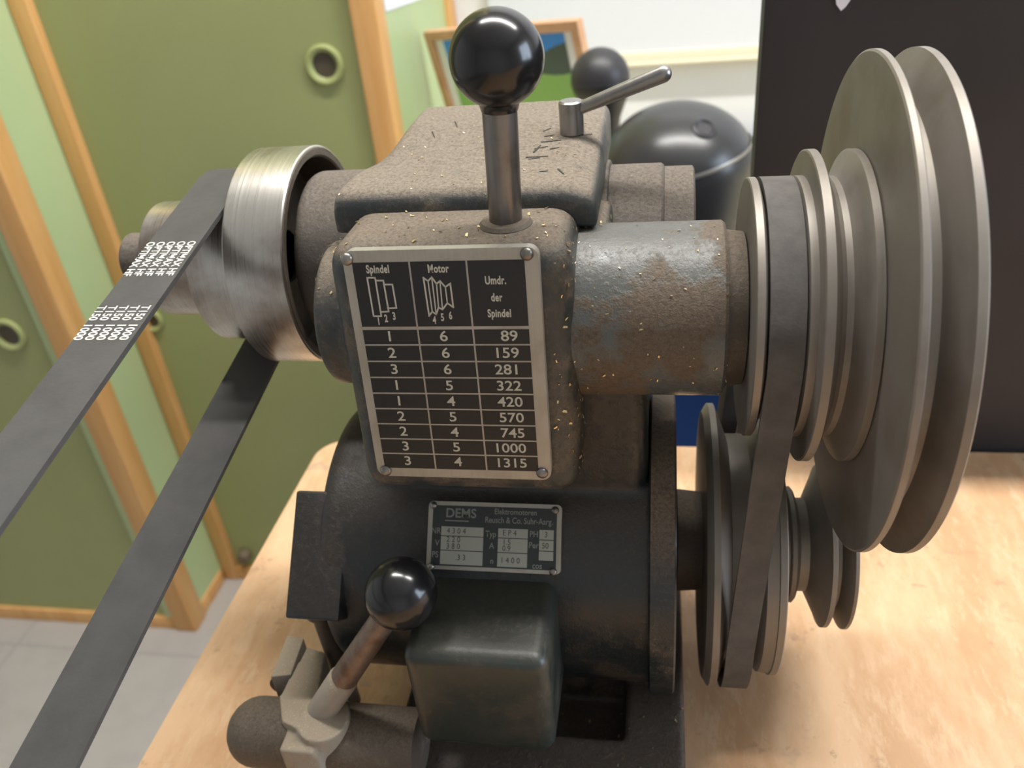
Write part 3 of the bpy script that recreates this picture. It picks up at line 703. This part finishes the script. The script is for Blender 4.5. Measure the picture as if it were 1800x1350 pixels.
# clamp lever, bracket and rod at the lower left
bm = bmesh.new()
kc = Vector(CM.T @ (np.array([(705 - 900) / FPX, (1043 - 675) / FPX, 1.0]) * 0.315)); r2 = 64 * 0.315 / FPX
l2 = at(557, 1262, 2, -0.309); ax2 = (kc - l2).normalized(); L2 = (kc - l2).length
add_lathe(bm, [(-0.012, 0), (-0.012, 0.0048), (0.034, 0.0050), (0.034, 0.0058), (L2 - r2 * 0.85, 0.0052), (L2 - r2 * 0.85, 0)], l2, ax2, 40); cl = obj('clamp_lever', bm, M['rusty'], mach)
bm = bmesh.new(); add_lathe(bm, [(-0.010, 0.004), (-0.010, 0.0064), (0.032, 0.0064), (0.034, 0.0050)], l2, ax2, 40); obj('lever_socket', bm, M['bracket'], cl)
bm = bmesh.new(); prof = [(-r2 * 1.05, 0), (-r2 * 1.05, r2 * 0.42)] + [(-r2 * math.cos(a), r2 * math.sin(a)) for a in [0.48 + i * (PI - 0.48) / 40 for i in range(40)]] + [(r2, 0)]
add_lathe(bm, prof, kc, ax2, 64); obj('ball_knob', bm, M['bakelite'], cl, angle=60)
ry, rz, rr = 0.2075, -0.3185, 0.0150
bm = bmesh.new(); xl = at(408, 1285, 1, ry).x
add_lathe(bm, [(xl, 0)] + [(xl + 0.014 * (1 - math.cos(a)), rr * math.sin(a)) for a in [i * PI / 16 for i in range(1, 9)]] + [(-0.100, rr), (-0.100, 0)], (0, ry, rz), seg=64)
obj('clamp_rod', bm, M['rod'], mach)
bm = bmesh.new(); ZK = -0.3015
def kp(*pts): return [at(u, v, 2, ZK) for u, v in pts]
add_prism(bm, kp((512, 1186), (490, 1225), (494, 1268), (545, 1292), (590, 1282), (604, 1250), (560, 1215), (572, 1146), (540, 1136)), (0, 0, -0.034))
hub = at(568, 1262, 2, ZK)
add_lathe(bm, [(0, 0), (0, 0.0115), (0.034, 0.0115), (0.034, 0)], (hub.x, hub.y, ZK - 0.034), (0, 0, 1), 40)
add_lathe(bm, [(-0.150, 0), (-0.150, 0.0180), (-0.138, 0.0180), (-0.138, 0)], (0, ry, rz), seg=48)
xa_, xb_ = at(490, 1320, 1, 0.191).x, at(548, 1320, 1, 0.191).x
add_box(bm, (xa_, 0.191, ZB + 0.004), (xb_, 0.215, ZK - 0.004))
br_ = finish('clamp_bracket', cast(bm, 0.0009, 4), M['bracket'], mach, angle=180)
bm = bmesh.new(); add_prism(bm, [at(u, v, 2, ZK - 0.001) for u, v in ((475, 1190), (505, 1116), (534, 1121), (511, 1186))], (0, 0, -0.016), 0.0006)
obj('clamp_jaw', bm, M['bracket'], mach)
bm = bmesh.new(); j = at(492, 1205, 2, ZK - 0.014); add_tube(bm, j, j + Vector((0, 0.02, -0.002)), 0.005)
obj('jaw_screw', bm, M['rod'], mach)

# spindle pulley, three steps, hollow towards the gear box
bm = bmesh.new()
add_lathe(bm, [(-0.2285, 0), (-0.2285, 0.0255), (-0.2277, 0.0265), (-0.2000, 0.0267), (-0.1993, 0.0262), (-0.1993, 0.0372), (-0.1986, 0.0380), (-0.1765, 0.0382), (-0.1758, 0.0375), (-0.1758, 0.0477), (-0.1750, 0.0485),
               (-0.1500, 0.0487), (-0.1494, 0.0482), (-0.1494, 0.0476), (-0.171, 0.0470), (-0.171, 0.012)], (0, YR, ZR), seg=144)
sp = obj('stepped_flat_pulley', bm, M['polished'], mach, angle=25)
bm = bmesh.new(); add_lathe(bm, [(-0.1692, 0.012), (-0.1692, 0.0474), (-0.1498, 0.0476), (-0.1492, 0.0472), (-0.1492, 0.0446), (-0.1500, 0.0438), (-0.1690, 0.0430), (-0.1690, 0.012)], (0, YR, ZR), seg=120); obj('pulley_web', bm, M['rod'], sp)
bm = bmesh.new(); add_lathe(bm, [(-0.2480, 0), (-0.2480, 0.0115), (-0.2470, 0.0125), (-0.2285, 0.0125), (-0.2285, 0)], (0, YR, ZR), seg=64); obj('spindle_nose', bm, M['boss'], mach)

# vee pulley on the lay shaft
def vee(prof, y, z, name, mat):
    bm = bmesh.new(); add_lathe(bm, prof, (0, y, z), seg=160); return obj(name, bm, mat, mach, angle=22)
up = vee([(0.0296, 0.010), (0.0296, 0.0455), (0.0299, 0.0460), (0.0322, 0.0460), (0.0326, 0.0455), (0.0352, 0.0375), (0.0425, 0.0375), (0.0452, 0.0455), (0.0455, 0.0460), (0.0480, 0.0460), (0.0482, 0.0540), (0.0485, 0.0546), (0.0512, 0.0546), (0.0516, 0.0540),
          (0.0545, 0.0465), (0.0560, 0.0455), (0.0580, 0.0455), (0.0592, 0.0470), (0.0620, 0.0537), (0.0624, 0.0542), (0.0648, 0.0542), (0.0653, 0.0536), (0.0653, 0.0843), (0.0658, 0.0850), (0.0676, 0.0850), (0.0680, 0.0845),
          (0.0712, 0.0740), (0.0716, 0.0730), (0.0740, 0.0730), (0.0744, 0.0740), (0.0785, 0.0840), (0.0788, 0.0848), (0.0812, 0.0848), (0.0818, 0.0840), (0.0818, 0.020), (0.0818, 0)], YA, ZA, 'vee_pulley', M['alu'])
bm = bmesh.new(); add_lathe(bm, [(0.0225, 0.012), (0.0225, 0.0283), (0.0290, 0.0275), (0.0296, 0.0265), (0.0296, 0.010)], (0, YA, ZA), seg=80); obj('bearing_collar', bm, M['rod'], mach)
lo = vee([(0.0195, 0.008), (0.0195, 0.0600), (0.0215, 0.0634), (0.0220, 0.0640), (0.0246, 0.0640), (0.0250, 0.0634), (0.0300, 0.0500), (0.0385, 0.0500), (0.0430, 0.0565), (0.0475, 0.0570), (0.0478, 0.0576), (0.0504, 0.0576), (0.0508, 0.0570), (0.0508, 0.0270),
          (0.0530, 0.0240), (0.0565, 0.0235), (0.0572, 0.0258), (0.0590, 0.0262), (0.0600, 0.0250), (0.0612, 0.0210), (0.0650, 0.0210), (0.0712, 0.0350), (0.0715, 0.0363), (0.0733, 0.0363), (0.0737, 0.0356), (0.0755, 0.0280), (0.0768, 0.0280), (0.0800, 0.0358), (0.0804, 0.0366), (0.0817, 0.0366), (0.0820, 0.0360), (0.0820, 0)], YM, ZM, 'motor_vee_pulley', M['alu'])

# scratches on the cover near the clamp screw
def on_mesh(o, u, v):
    off = base_of(o); me = o.data
    t_ = BVHTree.FromPolygons([x.co + off for x in me.vertices], [tuple(p.vertices) for p in me.polygons])
    h = t_.ray_cast(Vector((0, 0, 0)), Vector(ray(u, v)).normalized()); return h[0], h[1]
bm = bmesh.new()
for (ua, va), (ub, vb), w in (((926, 277), (962, 275), 0.00045), ((930, 280), (948, 278), 0.0003), ((938, 268), (950, 256), 0.0005), ((940, 262), (962, 258), 0.0003), ((952, 250), (985, 247), 0.0004), ((958, 240), (972, 238), 0.0004),
        ((950, 302), (962, 301), 0.0004), ((982, 298), (990, 306), 0.0005), ((1018, 238), (1040, 236), 0.0005), ((968, 262), (982, 260), 0.0004), ((955, 231), (968, 226), 0.0003), ((760, 232), (764, 242), 0.0003), ((800, 214), (804, 224), 0.0003)):
    (pa, na), (pb_, _n) = on_mesh(cover, ua, va), on_mesh(cover, ub, vb)
    if pa is None or pb_ is None: continue
    dd = (pb_ - pa).normalized(); ss = na.cross(dd).normalized() * w
    add_prism(bm, [pa - dd * w + na * 0.0001, pa - ss + na * 0.0001, pb_ - ss * 0.4 + na * 0.0001, pb_ + dd * w + na * 0.0001, pb_ + ss * 0.6 + na * 0.0001, pa + ss * 0.7 + na * 0.0001], na * 0.00012)
obj('scratch_marks', bm, M['plate_black'], cover, smooth=False, kind='stuff')

# loose swarf caught on the housing
def scatter(objs, n, test, size):
    bm = bmesh.new()
    for o in objs:
        me = o.data; off = base_of(o); tris = []
        areas = np.array([p.area for p in me.polygons]); cum = np.cumsum(areas) / areas.sum()
        k = 0; tries = 0
        while k < n and tries < n * 40:
            tries += 1
            p = me.polygons[int(np.searchsorted(cum, random.random()))]
            vs_ = [me.vertices[i].co for i in p.vertices]; w1, w2 = random.random(), random.random(); q0_ = vs_[0].lerp(vs_[1], w1); q1_ = vs_[-1].lerp(vs_[-2] if len(vs_) > 3 else vs_[-1], w1)
            c = q0_.lerp(q1_, w2) + off; nn_ = p.normal
            if not test(c, nn_): continue
            k += 1
            s = size * random.uniform(0.4, 1.6); a = random.random() * 2 * PI
            tx = nn_.orthogonal().normalized(); ty = nn_.cross(tx); dx = tx * math.cos(a) + ty * math.sin(a); dy = nn_.cross(dx)
            w = s * random.uniform(0.25, 0.6); b = c + nn_ * 0.0002
            q = [b - dx * s - dy * w, b + dx * s - dy * w * 0.6 + nn_ * s * 0.5, b + dx * s * 0.8 + dy * w + nn_ * s * 0.3, b - dx * s * 0.7 + dy * w]
            vv = [bm.verts.new(x) for x in q] + [bm.verts.new(x + nn_ * 0.0001) for x in q]
            bm.faces.new(vv[:4][::-1]); bm.faces.new(vv[4:])
            for i in range(4): bm.faces.new((vv[i], vv[(i + 1) % 4], vv[4 + (i + 1) % 4], vv[4 + i]))
    return bm
bm = scatter([gear], 420, lambda c, n: n.y < 0.2 and c.x > -0.04 and n.x > 0.1 or (n.z > 0.5 and c.y < 0.30), 0.0006)
bm2 = scatter([sleeve], 160, lambda c, n: n.y < 0.3 and n.z > -0.75, 0.0004); merge(bm, bm2)
bm2 = scatter([cover], 130, lambda c, n: n.z > 0.6, 0.00035); merge(bm, bm2)
bm2 = scatter([base], 120, lambda c, n: n.z > 0.6 and c.x > -0.05, 0.0006); merge(bm, bm2)
sw = obj('metal_swarf', bm, M['chips'], mach, smooth=False, kind='stuff')

# ------------------------------------------------------------------ belts
def loop2(c1, r1, c2, r2, n=40):
    """open belt round two circles in the (y, z) plane"""
    c1, c2 = Vector(c1), Vector(c2); d = c2 - c1; L = d.length; a0 = math.atan2(d.y, d.x); b = math.acos((r1 - r2) / L)
    pts = []
    for i in range(n + 1):
        a = a0 + b + (2 * PI - 2 * b) * i / n; pts.append((c1 + r1 * Vector((math.cos(a), math.sin(a))), Vector((math.cos(a), math.sin(a)))))
    for i in range(n + 1):
        a = a0 - b + 2 * b * i / n; pts.append((c2 + r2 * Vector((math.cos(a), math.sin(a))), Vector((math.cos(a), math.sin(a)))))
    return pts
def belt_mesh(pts, section, xshift=lambda p: 0.0):
    bm = bmesh.new(); rings = []
    for p, n in pts:
        rings.append([bm.verts.new((x + xshift(p), p.x + n.x * h, p.y + n.y * h)) for x, h in section])
    m_ = len(section)
    for A1, B1 in zip(rings, rings[1:] + rings[:1]):
        for j in range(m_): bm.faces.new((A1[j], A1[(j + 1) % m_], B1[(j + 1) % m_], B1[j]))
    return bm
BX0, BX1, BT = -0.1990, -0.1768, 0.0020
dirb = Vector((-1, -0.195)).normalized(); c1 = Vector((YR, ZR)); c2 = c1 + dirb * 0.60
pts = loop2(c1, 0.0383, c2, 0.0383)
bm = belt_mesh(pts, [(BX0, 0), (BX1, 0), (BX1, BT), (BX0, BT)])
fb = obj('flat_belt', bm, M['rubber'], loc=(-0.188, 0.05, -0.26)); tag(fb, 'wide black flat belt with white lettering running from the stepped pulley', 'belt')
# lettering: reads along the upper strand, letter tops towards the pulley's right side
eb = Vector((0, dirb.x, dirb.y)); nb = Vector((0, -dirb.y, dirb.x));
if nb.z < 0: nb = -nb
pb = Vector((0, c1.x, c1.y)) + nb * (0.0383 + BT)
def bpos(u, v):     # distance along the strand of a pixel
    p = plane_pt(u, v, pb, nb) - pb; return p.dot(eb), p.x
bm = bmesh.new(); s0 = bpos(345, 424)[0]; s1 = bpos(311, 484)[0]; s2 = bpos(259, 537)[0]; s3 = bpos(241, 563)[0]; s4 = bpos(232, 571)[0]; s5 = bpos(216, 598)[0]
lsp = (BX1 - BX0) / 5.08
def brow(s, sa, sb, x, h):
    n0 = len(bm.verts)
    text_mesh(bm, s, h * 1.36, Vector((0, 0, 0)), Vector((1, 0, 0)), Vector((0, 1, 0)), Vector((0, 0, 1)), 'LEFT', 1, 0.0001, 0, 0)
    bm.verts.ensure_lookup_table(); vs = bm.verts[n0:]
    xa = min(v.co.x for v in vs); xb = max(v.co.x for v in vs); ya = min(v.co.y for v in vs); yb = max(v.co.y for v in vs)
    for v in vs:
        q = pb + eb * (sa + (v.co.x - xa) / (xb - xa) * (sb - sa)); v.co = Vector((x - h / 2 + (v.co.y - ya) / (yb - ya) * h, q.y, q.z)) + nb * 0.0001
for k in range(5):
    x = BX1 - 0.0011 - lsp * (k + 0.46)
    brow('OPTIMAX HF', s0, s1, x, lsp * 0.80); brow('T150', s2, s3, x, lsp * 0.80); brow('1000', s4, s5, x, lsp * 0.80)
obj('belt_lettering', bm, M['print'], fb, smooth=False)

pts = loop2((YA, ZA), 0.0380, (YM, ZM), 0.0560, 60)
sh = lambda p: 0.0390 + (0.0328 - 0.0390) * min(1, max(0, (ZA - p.y) / (ZA - ZM)))
bm = belt_mesh(pts, [(-0.0040, 0), (0.0040, 0), (0.0054, 0.0062), (0.0054, 0.0080), (-0.0054, 0.0080), (-0.0054, 0.0062)], sh)
vb = obj('vee_belt', bm, M['vrubber'], loc=(0.037, 0.285, -0.21)); tag(vb, 'grey fabric vee belt joining the upper and lower vee pulleys', 'belt')
